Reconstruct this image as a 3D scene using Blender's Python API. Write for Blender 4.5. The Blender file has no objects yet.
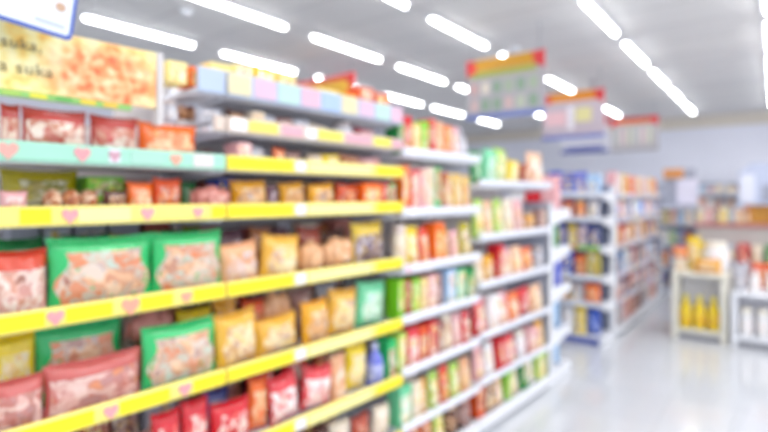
import bpy, bmesh, math, random
from mathutils import Vector, Matrix
random.seed(7)
sc = bpy.context.scene
col = sc.collection
sc.view_settings.view_transform = 'Standard'
sc.view_settings.look = 'None'
sc.view_settings.gamma = 1.0
sc.view_settings.exposure = 0.0
PI = math.pi

# ------------------------------------------------------------------ colour + materials
def lin(h):
    h = h.lstrip('#'); o = []
    for i in (0, 2, 4):
        c = int(h[i:i+2], 16)/255
        o.append(c/12.92 if c <= .04045 else ((c+.055)/1.055)**2.4)
    return (*o, 1)

def principled(name, hexc, rough=.5, metal=0, coat=0, spec=.5):
    m = bpy.data.materials.new(name); m.use_nodes = True
    b = m.node_tree.nodes['Principled BSDF']
    b.inputs['Base Color'].default_value = lin(hexc)
    b.inputs['Roughness'].default_value = rough
    b.inputs['Metallic'].default_value = metal
    b.inputs['Coat Weight'].default_value = coat
    b.inputs['Specular IOR Level'].default_value = spec
    return m

_mc = {}
def plain(hexc, rough=.5, metal=0, coat=0, spec=.5, noise=.05):
    """coloured surface with a faint mottle so that nothing is perfectly even"""
    k = (hexc, rough, metal, coat, spec, noise)
    if k in _mc: return _mc[k]
    m = principled('surface_'+hexc.strip('#'), hexc, rough, metal, coat, spec)
    nt = m.node_tree; b = nt.nodes['Principled BSDF']
    tc = nt.nodes.new('ShaderNodeTexCoord'); n = nt.nodes.new('ShaderNodeTexNoise')
    n.inputs['Scale'].default_value = 9
    mx = nt.nodes.new('ShaderNodeMix'); mx.data_type = 'RGBA'
    c = lin(hexc)
    mx.inputs[6].default_value = tuple(max(0, v*(1-noise)) for v in c[:3])+(1,)
    mx.inputs[7].default_value = tuple(min(1, v*(1+noise)) for v in c[:3])+(1,)
    nt.links.new(tc.outputs['Object'], n.inputs['Vector'])
    nt.links.new(n.outputs['Fac'], mx.inputs[0])
    nt.links.new(mx.outputs[2], b.inputs['Base Color'])
    _mc[k] = m
    return m

def art(cols, scale=6, rough=.3, soft=False):
    """printed artwork: patches of the given inks"""
    k = ('art', tuple(cols), scale, rough, soft)
    if k in _mc: return _mc[k]
    m = principled('print_'+cols[0].strip('#'), cols[0], rough, 0, .2)
    nt = m.node_tree; b = nt.nodes['Principled BSDF']
    tc = nt.nodes.new('ShaderNodeTexCoord'); oi = nt.nodes.new('ShaderNodeObjectInfo')
    mul = nt.nodes.new('ShaderNodeMath'); mul.operation = 'MULTIPLY'; mul.inputs[1].default_value = 40
    add = nt.nodes.new('ShaderNodeVectorMath'); add.operation = 'ADD'
    v = nt.nodes.new('ShaderNodeTexVoronoi'); v.inputs['Scale'].default_value = scale
    if soft: v.feature = 'SMOOTH_F1'; v.inputs['Smoothness'].default_value = .6
    s = nt.nodes.new('ShaderNodeSeparateColor')
    r = nt.nodes.new('ShaderNodeValToRGB'); r.color_ramp.interpolation = 'LINEAR' if soft else 'CONSTANT'
    el = r.color_ramp.elements
    n = len(cols)
    el[0].position = 0; el[0].color = lin(cols[0]); el[1].position = 1/n if not soft else .999/(max(1, n-1)); el[1].color = lin(cols[1])
    for i in range(2, n):
        e = el.new(i/n if not soft else i/(n-1)); e.color = lin(cols[i])
    L = nt.links.new
    wn = nt.nodes.new('ShaderNodeTexNoise'); wn.inputs['Scale'].default_value = scale*.9; wn.inputs['Detail'].default_value = 2
    wa = nt.nodes.new('ShaderNodeVectorMath'); wa.operation = 'MULTIPLY_ADD'; wa.inputs[1].default_value = (.35, .35, .35)
    L(add.outputs[0], wn.inputs['Vector']); L(wn.outputs['Color'], wa.inputs[0]); L(add.outputs[0], wa.inputs[2])
    L(tc.outputs['Object'], add.inputs[0]); L(oi.outputs['Random'], mul.inputs[0]); L(mul.outputs[0], add.inputs[1])
    L(wa.outputs[0], v.inputs['Vector']); L(v.outputs['Color'], s.inputs[0]); L(s.outputs[0], r.inputs['Fac'])
    L(r.outputs['Color'], b.inputs['Base Color'])
    _mc[k] = m
    return m

def emissive(name, rgb, strength):
    m = bpy.data.materials.new(name); m.use_nodes = True
    b = m.node_tree.nodes['Principled BSDF']
    b.inputs['Base Color'].default_value = (.9, .9, .9, 1)
    b.inputs['Emission Color'].default_value = (*rgb, 1)
    b.inputs['Emission Strength'].default_value = strength
    return m

WHITE = plain('#eceef3', .35, noise=.02)
METAL = plain('#e6e9f2', .35, noise=.02)
PANEL = plain('#d0cbca', .5, noise=.03)
GREY = plain('#8e929a', .5)
CREAM = plain('#e9e6d8', .4, noise=.02)

# ------------------------------------------------------------------ mesh helpers
class MB:
    def __init__(s): s.v = []; s.f = []; s.sm = []
    def add(s, vs, fs, smooth=False):
        o = len(s.v); s.v += [tuple(v) for v in vs]
        s.f += [tuple(i+o for i in f) for f in fs]; s.sm += [smooth]*len(fs)
        return s
    def box(s, x0, x1, y0, y1, z0, z1):
        v = [(x, y, z) for x in (x0, x1) for y in (y0, y1) for z in (z0, z1)]
        return s.add(v, [(0, 1, 3, 2), (4, 6, 7, 5), (0, 4, 5, 1), (2, 3, 7, 6), (0, 2, 6, 4), (1, 5, 7, 3)])
    def bev(s, x0, x1, y0, y1, z0, z1, r):
        bm = bmesh.new(); bmesh.ops.create_cube(bm, size=1)
        for v in bm.verts:
            v.co = ((x0+x1)/2+v.co.x*(x1-x0), (y0+y1)/2+v.co.y*(y1-y0), (z0+z1)/2+v.co.z*(z1-z0))
        bmesh.ops.bevel(bm, geom=bm.edges[:], offset=r, segments=2, profile=.5, affect='EDGES')
        bm.verts.index_update()
        s.add([v.co[:] for v in bm.verts], [[v.index for v in f.verts] for f in bm.faces]); bm.free()
        return s
    def prism(s, pts, a0, a1, axis='y'):
        """extrude a 2-D outline along an axis; pts are the two other coordinates"""
        n = len(pts); vs = []
        for a in (a0, a1):
            for p, q in pts:
                vs.append({'y': (p, a, q), 'x': (a, p, q), 'z': (p, q, a)}[axis])
        fs = [tuple(range(n-1, -1, -1)), tuple(range(n, 2*n))]
        fs += [(i, (i+1) % n, n+(i+1) % n, n+i) for i in range(n)]
        return s.add(vs, fs)
    def lathe(s, prof, n=16, cx=0, cy=0, sx=1, sy=1):
        vs = [(cx+r*math.cos(2*PI*i/n)*sx, cy+r*math.sin(2*PI*i/n)*sy, z) for r, z in prof for i in range(n)]
        fs = [(k*n+i, k*n+(i+1) % n, (k+1)*n+(i+1) % n, (k+1)*n+i) for k in range(len(prof)-1) for i in range(n)]
        fs += [tuple(range(n-1, -1, -1)), tuple((len(prof)-1)*n+i for i in range(n))]
        return s.add(vs, fs, True)
    def mesh(s, name, m):
        me = bpy.data.meshes.new(name); me.from_pydata(s.v, [], s.f)
        me.polygons.foreach_set('use_smooth', s.sm)
        me.materials.append(m); me.update()
        return me

def obj(name, mb, m, parent=None):
    me = mb.mesh(name, m) if isinstance(mb, MB) else mb
    o = bpy.data.objects.new(name, me); col.objects.link(o)
    if parent is not None: o.parent = parent
    return o
def empty(name, loc=(0, 0, 0), rz=0):
    o = bpy.data.objects.new(name, None); col.objects.link(o); o.location = loc; o.rotation_euler = (0, 0, rz)
    o.empty_display_size = .1
    return o
def tag(o, label, cat, group=None):
    o['label'] = label; o['category'] = cat
    if group: o['group'] = group
    return o
def struct(name, mb, m, parent=None):
    o = obj(name, mb, m, parent)
    if parent is None: o['kind'] = 'structure'
    return o
def copy_tree(o, parent=None):
    c = o.copy(); col.objects.link(c)
    if parent is not None: c.parent = parent
    for ch in o.children: copy_tree(ch, c)
    return c

class Frame:
    """a shelf run's own axes: x towards the shopper, y along the shelf, z up"""
    def __init__(s, ox, oy, deg): s.o = (ox, oy); s.a = math.radians(deg)
    def loc(s, x, y, z):
        c, n = math.cos(s.a), math.sin(s.a)
        return (s.o[0]+c*x-n*y, s.o[1]+n*x+c*y, z)

# ------------------------------------------------------------------ inks of the packs
#  name: (word, film colour, artwork inks)
DS = {
 'green':   ('green and white', '#2fbf6b', ['#e0bca8', '#dc7a44', '#c4d8cc', '#c88468', '#ecc49c', '#d8d0cc', '#a85c40']),
 'forest':  ('dark green', '#128a3c', ['#3aa85a', '#cfe6c0', '#0f7a34', '#7fc49a']),
 'crimson': ('bright red', '#d81e2c', ['#d9303a', '#f3c9c2', '#e8675f', '#f2ddd2', '#c8202c']),
 'redbeige':('red and beige', '#bb3a34', ['#e8cdb4', '#f3e3d6', '#c98a70', '#c04a44', '#dfb8a4']),
 'redtop':  ('red-topped clear', '#d24020', ['#e9b7a6', '#c98f86', '#f3e2d8', '#dba08c', '#8a5a52']),
 'pinkpack':('pink and clear', '#c8625c', ['#dc9c92', '#ecd0c8', '#c87468', '#b88c8a', '#e08c58']),
 'orange':  ('orange', '#f7701a', ['#f9a04a', '#fbe0b8', '#f26818', '#e8b48a', '#f7c06c']),
 'tangerine':('deep orange', '#e0531c', ['#ec8a4c', '#e0b8a8', '#c7431c', '#f2a66a', '#a84a30']),
 'olive':   ('olive yellow', '#bdae10', ['#cfc9a0', '#a89a50', '#e0dcb8', '#b5a420', '#8a8a3a']),
 'lime':    ('lime green', '#7cc81e', ['#a8de3c', '#e8f060', '#5cb428', '#d6f0a0']),
 'limepack':('lime and white', '#b4d85a', ['#f2f4d0', '#d8ec90', '#f0d060', '#8cbc40', '#fff8dc']),
 'amber':   ('yellow and tan', '#eca818', ['#ecc48c', '#d89860', '#f6dcac', '#cc8438', '#b8a8a4']),
 'sunny':   ('bright yellow', '#f6d41c', ['#faf0c0', '#f6dc60', '#f3e8d0', '#f0c030', '#fff7dc']),
 'lemon':   ('yellow', '#efcf18', ['#f3b41c', '#f6e440', '#e8a020', '#f6d840']),
 'butter':  ('pale yellow', '#f6e08a', ['#f9efb8', '#f2d070', '#f7cfa8', '#fbf3d8', '#f0e0a0']),
 'butterpack':('yellow-based cream', '#ecb43c', ['#f6e2a0', '#eec070', '#faf0cc', '#dca868', '#c8b4b8']),
 'peach':   ('peach', '#eeb184', ['#f3cfae', '#f6e2cc', '#e09a68', '#d8c8c8', '#f0b88c']),
 'peachcream':('peach and cream', '#f6c49c', ['#fbeedd', '#f9dcc0', '#f4b088', '#fbe7a0', '#fff6ee']),
 'tan':     ('tan', '#e2ab7c', ['#edc398', '#d99a66', '#f3d6b4']),
 'salmon':  ('salmon pink', '#cf8478', ['#e3a698', '#f0c8b8', '#c07068']),
 'caramel': ('caramel brown', '#c47a48', ['#e0a878', '#b86434', '#efd0b0', '#a85c3c']),
 'mocha':   ('mauve brown', '#a27870', ['#c9a8a0', '#8a6460', '#e0ccc4', '#b08478']),
 'chocolate':('dark brown', '#5e3426', ['#8a5238', '#c89870', '#4a2a24', '#e0b890']),
 'brick':   ('brick red', '#b0442c', ['#d07050', '#8f3424', '#e6b098', '#c25a3c']),
 'berry':   ('wine red', '#a83a48', ['#cf8088', '#8c2c3c', '#e6c0c0']),
 'plum':    ('plum purple', '#6e4452', ['#a88890', '#59343e', '#d8ccd8', '#8a5c60']),
 'grape':   ('yellow-topped purple', '#e2c034', ['#6e5468', '#9a8496', '#d8d0d8', '#584458', '#b89a60']),
 'silver':  ('silver grey', '#b9bac4', ['#d8dae2', '#a4a6b0', '#ecedf3', '#c4b8b4']),
 'cream':   ('cream', '#f0e2cc', ['#f9f0e0', '#e8cba8', '#f6e6c4', '#e6d4cc']),
 'blush':   ('blush pink', '#ecb2b4', ['#f6d8d8', '#e48c90', '#fbeeee', '#efc0a8']),
 'redwhite':('red and white', '#e2424a', ['#fbf2f0', '#f3c4c0', '#e8585c', '#fdfafa', '#f6dcd0']),
 'redyellow':('red and yellow', '#e8503a', ['#f9d850', '#f6a040', '#e85040', '#fae8a8', '#e87860']),
 'confetti':('yellow speckled red', '#eec464', ['#f3dc8c', '#e47c60', '#f6e8b8', '#d86058', '#efc05c', '#d8b4a8']),
 'blue':    ('royal blue', '#1f4fc0', ['#3c6cd8', '#173ca0', '#dfe8f9', '#2f58c8']),
 'navy':    ('navy blue', '#26357e', ['#3a4c9c', '#8490c0', '#1f2c6c', '#c0c8e0']),
 'sky':     ('sky blue', '#a6cdf2', ['#c8e0f8', '#88b8e8', '#e8f3fd']),
 'lilac':   ('lilac blue', '#6f7ad8', ['#a8b0e8', '#c9cff2', '#8088d0']),
 'bluesilver':('blue and silver', '#5c64a8', ['#aab0cc', '#d8dae6', '#7c84b8', '#e8c8c8']),
 'mintpack':('mint green', '#6fd09c', ['#dff5e8', '#a6e4c4', '#f3f9ee', '#60b888', '#e8e4b0']),
 'white':   ('white', '#f6f4f4', ['#fdfcfc', '#f3e0e0', '#ecf0f8', '#f6efe0']),
}
NOUN = {'bag': 'pillow bag', 'pouch': 'stand-up pouch', 'box': 'carton', 'jar': 'lidded jar', 'bottle': 'capped bottle',
        'bread': 'bag of rolls', 'tray': 'wrapped tray', 'cup': 'paper cup'}
NAME = {'bag': 'snack_bag', 'pouch': 'food_pouch', 'box': 'carton', 'jar': 'food_jar', 'bottle': 'bottle',
        'bread': 'bread_bag', 'tray': 'food_tray', 'cup': 'noodle_cup'}
CAT = {'bag': 'snack bag', 'pouch': 'pouch', 'box': 'box', 'jar': 'jar', 'bottle': 'bottle', 'bread': 'bread', 'tray': 'food tray', 'cup': 'cup'}

def film(c): return plain(DS[c][1], .24, coat=.5, noise=.12)
def ink(c): return art(DS[c][2], 6 if c in ('green', 'redtop', 'pinkpack', 'redbeige', 'butterpack', 'sunny', 'amber', 'peach', 'orange') else 9, soft=c in ('green', 'redtop', 'pinkpack', 'redbeige', 'butterpack', 'peach', 'mintpack', 'orange', 'amber', 'sunny'))

def busy(c):
    return art([DS[c][2][0], DS[c][1], '#f3e6d2', DS[c][2][1], DS[c][2][2], '#c8946c', '#f2d27c', DS[c][2][-1]], 7)

# ------------------------------------------------------------------ pack shapes (unit size: x depth, y width, z height, standing on z=0)
def puff(u, v, pw=2.4, base=0.0):
    return max(0., (1-abs(u)**pw))**.6*max(0., 1-abs(v)**3)**.6

def pillow(c, k):
    """pillow bag: puffed film body, two crimped seals, printed front"""
    rnd = random.Random(k*31+len(c))
    ph = [rnd.uniform(0, 6) for _ in range(4)]
    NU, NV = 14, 12
    def pt(u, v, side, off=0):
        wr = 1+.10*math.sin(5*u+ph[0]+3*v)+.07*math.sin(9*v+ph[1]-2*u)
        fold = .05*math.sin(16*u+ph[2])*abs(v)**2
        t = .42*puff(u, v)*wr+fold*(1-abs(u))
        y = .5*u*(.95+.05*v*v)
        z = .5+.5*v*(.93+.07*u*u)
        return (side*(max(t, .015)+off), y, z)
    def sheet(u0, u1, v0, v1, side, off, nu, nv):
        return [pt(u0+(u1-u0)*i/nu, v0+(v1-v0)*j/nv, side, off) for j in range(nv+1) for i in range(nu+1)]
    m = MB(); n = NU+1
    F = sheet(-1, 1, -.86, .86, 1, 0, NU, NV); B = sheet(-1, 1, -.86, .86, -1, 0, NU, NV); o = len(F)
    fs = [(j*n+i, j*n+i+1, (j+1)*n+i+1, (j+1)*n+i) for j in range(NV) for i in range(NU)]
    m.add(F+B, fs+[tuple(q+o for q in f[::-1]) for f in fs]
          + [(i+1, i, i+o, i+1+o) for i in range(NU)] + [(NV*n+i, NV*n+i+1, NV*n+i+1+o, NV*n+i+o) for i in range(NU)]
          + [(j*n, (j+1)*n, (j+1)*n+o, j*n+o) for j in range(NV)] + [((j+1)*n-1+n, (j+1)*n-1, (j+1)*n-1+o, (j+1)*n-1+n+o) for j in range(NV)], True)
    root = obj(NAME['bag'], m, film(c))
    for sgn in (1, -1):
        s = MB(); N = 28
        vs = []
        for j, v in enumerate((.85, .93, 1.0)):
            for i in range(N+1):
                u = -1+2*i/N
                p = pt(u*1.0, sgn*v, 1)
                x = .03*(1 if i % 2 else -1)+.03*math.sin(7*u+ph[3])
                vs.append((x, p[1], p[2]))
        q = len(vs); vs += [(x-.03, y, z) for x, y, z in vs]
        fs = [(j*(N+1)+i, j*(N+1)+i+1, (j+1)*(N+1)+i+1, (j+1)*(N+1)+i) for j in range(2) for i in range(N)]
        fs += [tuple(a+q for a in f[::-1]) for f in fs]
        fs += [(2*(N+1)+i, 2*(N+1)+i+1, 2*(N+1)+i+1+q, 2*(N+1)+i+q) for i in range(N)]
        obj('crimped_seal', s.add(vs, fs), film(c), root)
    low = c in ('redtop', 'pinkpack', 'grape', 'redwhite', 'redbeige')
    v0, v1 = (-.84, .45) if low else (-.78, .55)
    w = .93 if low else (.86 if c == 'green' else .74)
    if c == 'green': v0, v1 = -.84, .62
    P = MB(); nu, nv = 10, 8
    F = []
    for j in range(nv+1):
        v = v0+(v1-v0)*j/nv
        ww = w*(1 if low else (1-.35*max(0, (j/nv-.5))**1.2-.1*math.cos(j)))
        for i in range(nu+1): F.append(pt(-ww+2*ww*i/nu, v, 1, .012))
    n = nu+1
    P.add(F, [(j*n+i, j*n+i+1, (j+1)*n+i+1, (j+1)*n+i) for j in range(nv) for i in range(nu)], True)
    obj('printed_front', P, ink(c), root)
    return root

def pouch(c, k):
    m = MB(); NU, NV = 12, 12; n = NU+1
    def pt(u, v, side, off=0):   # v 0..1
        t = .46*(1-abs(u)**3)**.5*(max(0, 1-v)**.55)*(.75+.25*min(1, v*6))
        y = .5*u*(.97-.05*math.sin(v*PI))
        return (side*(max(t, .02)+off), y, v*.999)
    F = [pt(-1+2*i/NU, j/NV*.9, 1) for j in range(NV+1) for i in range(n)]
    B = [pt(-1+2*i/NU, j/NV*.9, -1) for j in range(NV+1) for i in range(n)]; o = len(F)
    fs = [(j*n+i, j*n+i+1, (j+1)*n+i+1, (j+1)*n+i) for j in range(NV) for i in range(NU)]
    m.add(F+B, fs+[tuple(q+o for q in f[::-1]) for f in fs]
          + [(i+1, i, i+o, i+1+o) for i in range(NU)] + [(NV*n+i, NV*n+i+1, NV*n+i+1+o, NV*n+i+o) for i in range(NU)]
          + [(j*n, (j+1)*n, (j+1)*n+o, j*n+o) for j in range(NV)] + [((j+1)*n-1+n, (j+1)*n-1, (j+1)*n-1+o, (j+1)*n-1+n+o) for j in range(NV)], True)
    root = obj(NAME['pouch'], m, film(c))
    obj('heat_seal', MB().bev(-.03, .03, -.485, .485, .89, 1, .012), film(c), root)
    P = MB(); nu, nv = 8, 8; n = nu+1
    F = [pt(-.8+1.6*i/nu, .1+.68*j/nv, 1, .012) for j in range(nv+1) for i in range(n)]
    P.add(F, [(j*n+i, j*n+i+1, (j+1)*n+i+1, (j+1)*n+i) for j in range(nv) for i in range(nu)], True)
    obj('printed_front', P, busy(c), root)
    return root

def carton(c, k):
    root = obj(NAME['box'], MB().bev(-.5, .5, -.5, .5, 0, 1, .025), plain(DS[c][1], .45, noise=.06))
    z0, z1 = ((.08, .92), (.06, .78), (.24, .95))[k % 3]
    obj('printed_front', MB().box(.5, .508, -.42, .42, z0, z1), busy(c), root)
    obj('flap', MB().box(-.48, .48, -.01, .47, 1.0, 1.012), plain(DS[c][1], .45, noise=.06), root)
    return root

def jar(c, k):
    root = obj(NAME['jar'], MB().lathe([(.40, 0), (.47, .03), (.48, .1), (.48, .66), (.44, .76), (.36, .82)], 20), film(c))
    obj('lid', MB().lathe([(.38, .80), (.41, .81), (.41, .97), (.39, 1)], 24), plain(DS[c][2][-1], .35), root)
    obj('label_wrap', MB().lathe([(.485, .16), (.49, .17), (.49, .6), (.485, .61)], 20), ink(c), root)
    return root

def bottle(c, k):
    root = obj(NAME['bottle'], MB().lathe([(.36, 0), (.44, .02), (.46, .08), (.44, .3), (.46, .56), (.38, .68), (.2, .80), (.16, .86)], 20), film(c))
    obj('cap', MB().lathe([(.18, .85), (.2, .86), (.2, .97), (.17, 1)], 16), plain(DS[c][2][1], .35), root)
    obj('label_wrap', MB().lathe([(.455, .15), (.47, .16), (.48, .5), (.465, .51)], 20), ink(c), root)
    return root

def cup(c, k):
    root = obj(NAME['cup'], MB().lathe([(.34, 0), (.35, .02), (.47, .9), (.49, .92), (.49, .95)], 24), ink(c))
    obj('lid', MB().lathe([(.49, .95), (.5, .96), (.5, .985), (.47, 1.0)], 24), plain(DS[c][1], .35), root)
    return root

def bread(c, k):
    m = MB(); NU, NV = 24, 10
    vs = []
    for i in range(NU+1):
        a = -1+2*i/NU
        hump = .72+.28*abs(math.cos(a*PI*1.0+.3*k))
        env = max(.0, 1-abs(a)**4)**.5
        for j in range(NV):
            b = 2*PI*j/NV
            z = math.sin(b); x = math.cos(b)
            vs.append((.46*x*env*hump, .44*a, .46*env*hump*(z if z > 0 else z*.9)+.42))
    fs = [(i*NV+j, i*NV+(j+1) % NV, (i+1)*NV+(j+1) % NV, (i+1)*NV+j) for i in range(NU) for j in range(NV)]
    m.add(vs, fs+[tuple(range(NV)), tuple(NU*NV+j for j in range(NV-1, -1, -1))], True)
    zm = min(v[2] for v in m.v); zt = max(v[2] for v in m.v)
    m.v = [(x, y, (z-zm)/(zt-zm)) for x, y, z in m.v]
    root = obj(NAME['bread'], m, film(c))
    for s in (-1, 1):
        pts = [(s*.42, .44), (s*.5, .2), (s*.49, .85), (s*.42, .6)]
        obj('crimped_seal', MB().prism(pts if s < 0 else pts[::-1], -.02, .02, 'x'), film(c), root)
    g = MB(); g.box(.30, .472, -.22, .2, .3, .62)
    obj('paper_label', g, ink(c), root)
    return root

def tray(c, k):
    root = obj(NAME['tray'], MB().prism([(-.42, 0), (.42, 0), (.5, .3), (-.5, .3)], -.5, .5, 'y'), plain('#f3f1ee', .4))
    for y in (-.31, 0, .31):
        f = MB().lathe([(.05, .28), (.3, .36), (.4, .55), (.36, .8), (.2, .95), (.05, 1.0)], 12, 0, y, 1, .4)
        obj('bun', f, ink(c), root)
    return root

MAKE = {'bag': pillow, 'pouch': pouch, 'box': carton, 'jar': jar, 'bottle': bottle, 'cup': cup, 'bread': bread, 'tray': tray}
_proto = {}; _cnt = {}
def product(kind, c, fr, x, y, z, D, W, H, label, group, rz=0, roll=0):
    k = _cnt.get((kind, c), 0); _cnt[(kind, c)] = k+1
    key = (kind, c, k % 3)
    if key not in _proto:
        r = _proto[key] = MAKE[kind](c, k)
    else:
        r = copy_tree(_proto[key])
    r.location = fr.loc(x, y, z+.002)
    r.rotation_euler = (roll, 0, fr.a+rz)
    r.scale = (D, W, H)
    return tag(r, label, CAT[kind], group)

ORD = 'first second third fourth fifth sixth seventh eighth ninth tenth eleventh twelfth thirteenth fourteenth fifteenth sixteenth'.split()
def stock(rows, fr, z, phrase, group, depth=(.02, .13, .25), dirn=''):
    """rows: (y0, y1, height, kind, ink, row)"""
    words = {}
    for r in rows:
        words.setdefault((r[3], r[4]), []).append(r)
    for r in sorted(rows, key=lambda q: (q[5], q[0])):
        y0, y1, h, kind, c, row = r
        same = sorted(words[(kind, c)], key=lambda q: (q[0]+q[1]))
        desc = DS[c][0]+' '+NOUN[kind]
        if len(same) > 1: desc = ORD[same.index(r)]+' '+desc+dirn
        W = (y1-y0)
        D = min(.10, W*.8) if row == 0 else .10
        if kind == 'bag': D = min(.085, W*.6)
        if kind == 'box': D = .09
        if kind in ('jar', 'bottle', 'cup'): D = min(W, .1); W = D
        rz = random.uniform(-.05, .05) if kind in ('bag', 'pouch', 'bread') and row == 0 else 0
        jumble = kind in ('bag', 'bread') and fr is G and row < 2 and y0 > .97
        k_ = random.choice((-1, 1))*random.uniform(.04, .12) if jumble else 0
        h -= W*abs(k_)*.9
        product(kind, c, fr, -(depth[row]+.05)-(random.choice((0, .02)) if jumble else 0), (y0+y1)/2, z+abs(k_)*W*.45, D, W*(1.03 if jumble or kind == 'bag' else .96), h, desc+' on the '+phrase, group, rz, k_)

def heart(cx, cz, s):
    pts = []
    for i in range(20):
        t = 2*PI*i/20
        pts.append((cx+s*16*math.sin(t)**3/17, cz+s*(13*math.cos(t)-5*math.cos(2*t)-2*math.cos(3*t)-math.cos(4*t))/15))
    return pts

def bay(name, label, fr, y0, y1, depth, levels, height, group, posts=True, panel=PANEL, rear=True, deck=.12):
    """levels: (z, rail material, cards) with cards = [(y0,y1,colour,kind)]"""
    root = empty('shelving_bay', fr.loc(0, y0, 0), fr.a); tag(root, label, 'shelving', group)
    L = y1-y0
    obj('back_panel', MB().box(-depth-.01, -depth+.008, .004, L-.004, .05, height), panel, root)
    obj('kick_plinth', MB().bev(-depth+.01, -.03, .004, L-.004, 0, deck-.03, .006), WHITE, root)
    for y in (.0, L-.03):
        obj('upright', MB().bev(-depth+.008, -depth+.04, y+.002, y+.028, 0, height, .004), METAL, root)
    obj('base_shelf', MB().bev(-depth+.045, -.004, .004, L-.004, .062, .09, .004).prism([(-.004, .03), (.012, .035), (.012, .095), (-.004, .1)], .004, L-.004, 'y'), WHITE, root)
    for lv in levels:
        z, rm, cards = lv[:3]; q = lv[3] if len(lv) > 3 else 0
        s = MB().bev(-depth+.045, -.004, .004, L-.004, z-.03, z-.012, .004)
        for yy in (.012, L-.018):                       # triangular brackets under the plate
            s.prism([(-depth+.045, z-.06), (-depth+.06, z-.06), (-.05, z-.04), (-.05, z-.031), (-depth+.045, z-.031)], yy, yy+.006, 'y')
        obj('shelf', s, METAL, root)
        lo = .008 if (rm is METAL) else 0; q -= lo*.6
        r = MB().prism([(-.003, z-.028+lo), (.006, z-.028+lo), (.012, z-.02+lo), (.012, z+.018+q), (.006, z+.026+q), (-.003, z+.026+q)], .003, L-.003, 'y')
        ro = obj('price_rail', r, rm, root)
        for a, b, hx, kd in cards:
            a -= y0; b -= y0; a = max(a, .004); b = min(b, L-.004)
            if b <= a: continue
            if kd == 'heart':
                obj('heart_sticker', MB().prism(heart((a+b)/2, z, (b-a)/2), .0125, .0155, 'x'), plain(hx, .4), ro)
            else:
                obj('price_card', MB().box(.012, .0145, a, b, z-.02, z+.02+q), plain(hx, .4, noise=.03), ro)
    return root

TUBE_W, LAMP_W, WORLD_W, FSTOP, EXPO = 19, 16, 1.0, 1.75, 0.15
# ------------------------------------------------------------------ the room
X0, X1, Y0, Y1, ZC = -8.0, 5.0, -3.0, 12.4, 3.1
def floor_mat():
    m = principled('polished_floor_tiles', '#cccfd4', .16, 0, .3); nt = m.node_tree; b = nt.nodes['Principled BSDF']
    tc = nt.nodes.new('ShaderNodeTexCoord'); br = nt.nodes.new('ShaderNodeTexBrick')
    br.offset = 0; br.inputs['Scale'].default_value = 1
    br.inputs['Brick Width'].default_value = .6; br.inputs['Row Height'].default_value = .6; br.inputs['Mortar Size'].default_value = .004
    br.inputs['Color1'].default_value = lin('#c9ccd1'); br.inputs['Color2'].default_value = lin('#d0d2d6'); br.inputs['Mortar'].default_value = lin('#bfc2c8')
    nt.links.new(tc.outputs['Object'], br.inputs['Vector']); nt.links.new(br.outputs['Color'], b.inputs['Base Color'])
    return m
def ceiling_mat():
    m = principled('ceiling_panels', '#c9ccd2', .8); nt = m.node_tree; b = nt.nodes['Principled BSDF']
    tc = nt.nodes.new('ShaderNodeTexCoord'); br = nt.nodes.new('ShaderNodeTexBrick')
    br.offset = 0; br.inputs['Scale'].default_value = 1
    br.inputs['Brick Width'].default_value = 1.25; br.inputs['Row Height'].default_value = .625; br.inputs['Mortar Size'].default_value = .012
    br.inputs['Color1'].default_value = lin('#e6e5e3'); br.inputs['Color2'].default_value = lin('#e1e0df'); br.inputs['Mortar'].default_value = lin('#cccbca')
    nt.links.new(tc.outputs['Object'], br.inputs['Vector']); nt.links.new(br.outputs['Color'], b.inputs['Base Color'])
    return m
WALLM = plain('#eaecf7', .7, noise=.02)
struct('floor', MB().box(X0, X1, Y0, Y1, -.1, 0), floor_mat())
struct('ceiling', MB().box(X0, X1, Y0, Y1, ZC, ZC+.1), ceiling_mat())
struct('wall_back', MB().box(X0, X1, Y1, Y1+.1, 0, ZC), WALLM)
struct('wall_left', MB().box(X0-.1, X0, Y0, Y1, 0, ZC), WALLM)
struct('wall_right', MB().box(X1, X1+.1, Y0, Y1, 0, ZC), WALLM)
struct('trim_1', MB().box(X0, X1, Y1-.06, Y1, 2.86, ZC), plain('#ddd5c8', .6))
struct('baseboard_back', MB().box(X0, X1, Y1-.02, Y1, 0, .1), plain('#9b9da6', .5))

# ceiling tube lights ------------------------------------------------
TUBE = emissive('tube_glow', (.97, .98, 1.0), TUBE_W)
tl = empty('tube_light')
obj('housing', MB().bev(-.05, .05, -.56, .56, -.025, 0, .006), WHITE, tl)
obj('diffuser', MB().prism([(.022*math.cos(a), -.022+.03*math.sin(a)) for a in [PI+PI*i/8 for i in range(9)]], -.54, .54, 'y'), TUBE, tl)
rowsL = [(-4.98, [.5, 2.0+.58, 3.47+.58, 4.97+.58, 6.5+.55, 8.0+.55, 9.6+.6], 'outermost ceiling row above the yellow-railed shelves'),
         (-3.74, [1.3, 2.78, 4.25, 5.75, 7.25, 8.75, 10.25], 'ceiling row behind the shelving tops'),
         (-2.5, [1.55, 3.03, 4.53, 6.03, 7.52, 9.02, 10.5], 'ceiling row running past the hanging banners'),
         (-1.27, [1.9, 3.4, 4.93, 6.42, 7.95, 9.45, 11.0], 'ceiling row over the open aisle'),
         (-.05, [3.6, 5.1, 6.55, 8.0, 9.45, 10.9], 'ceiling row above the checkout')]
firstL = True
for x, ys, ph in rowsL:
    for i, y in enumerate(ys):
        o = tl if firstL else copy_tree(tl); firstL = False
        o.location = (x, y, ZC)
        lab = 'long white tube light, '+('nearest' if i == 0 else ORD[i])+' one of the '+ph
        tag(o, lab, 'ceiling light', 'ceiling tube lights')

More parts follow.
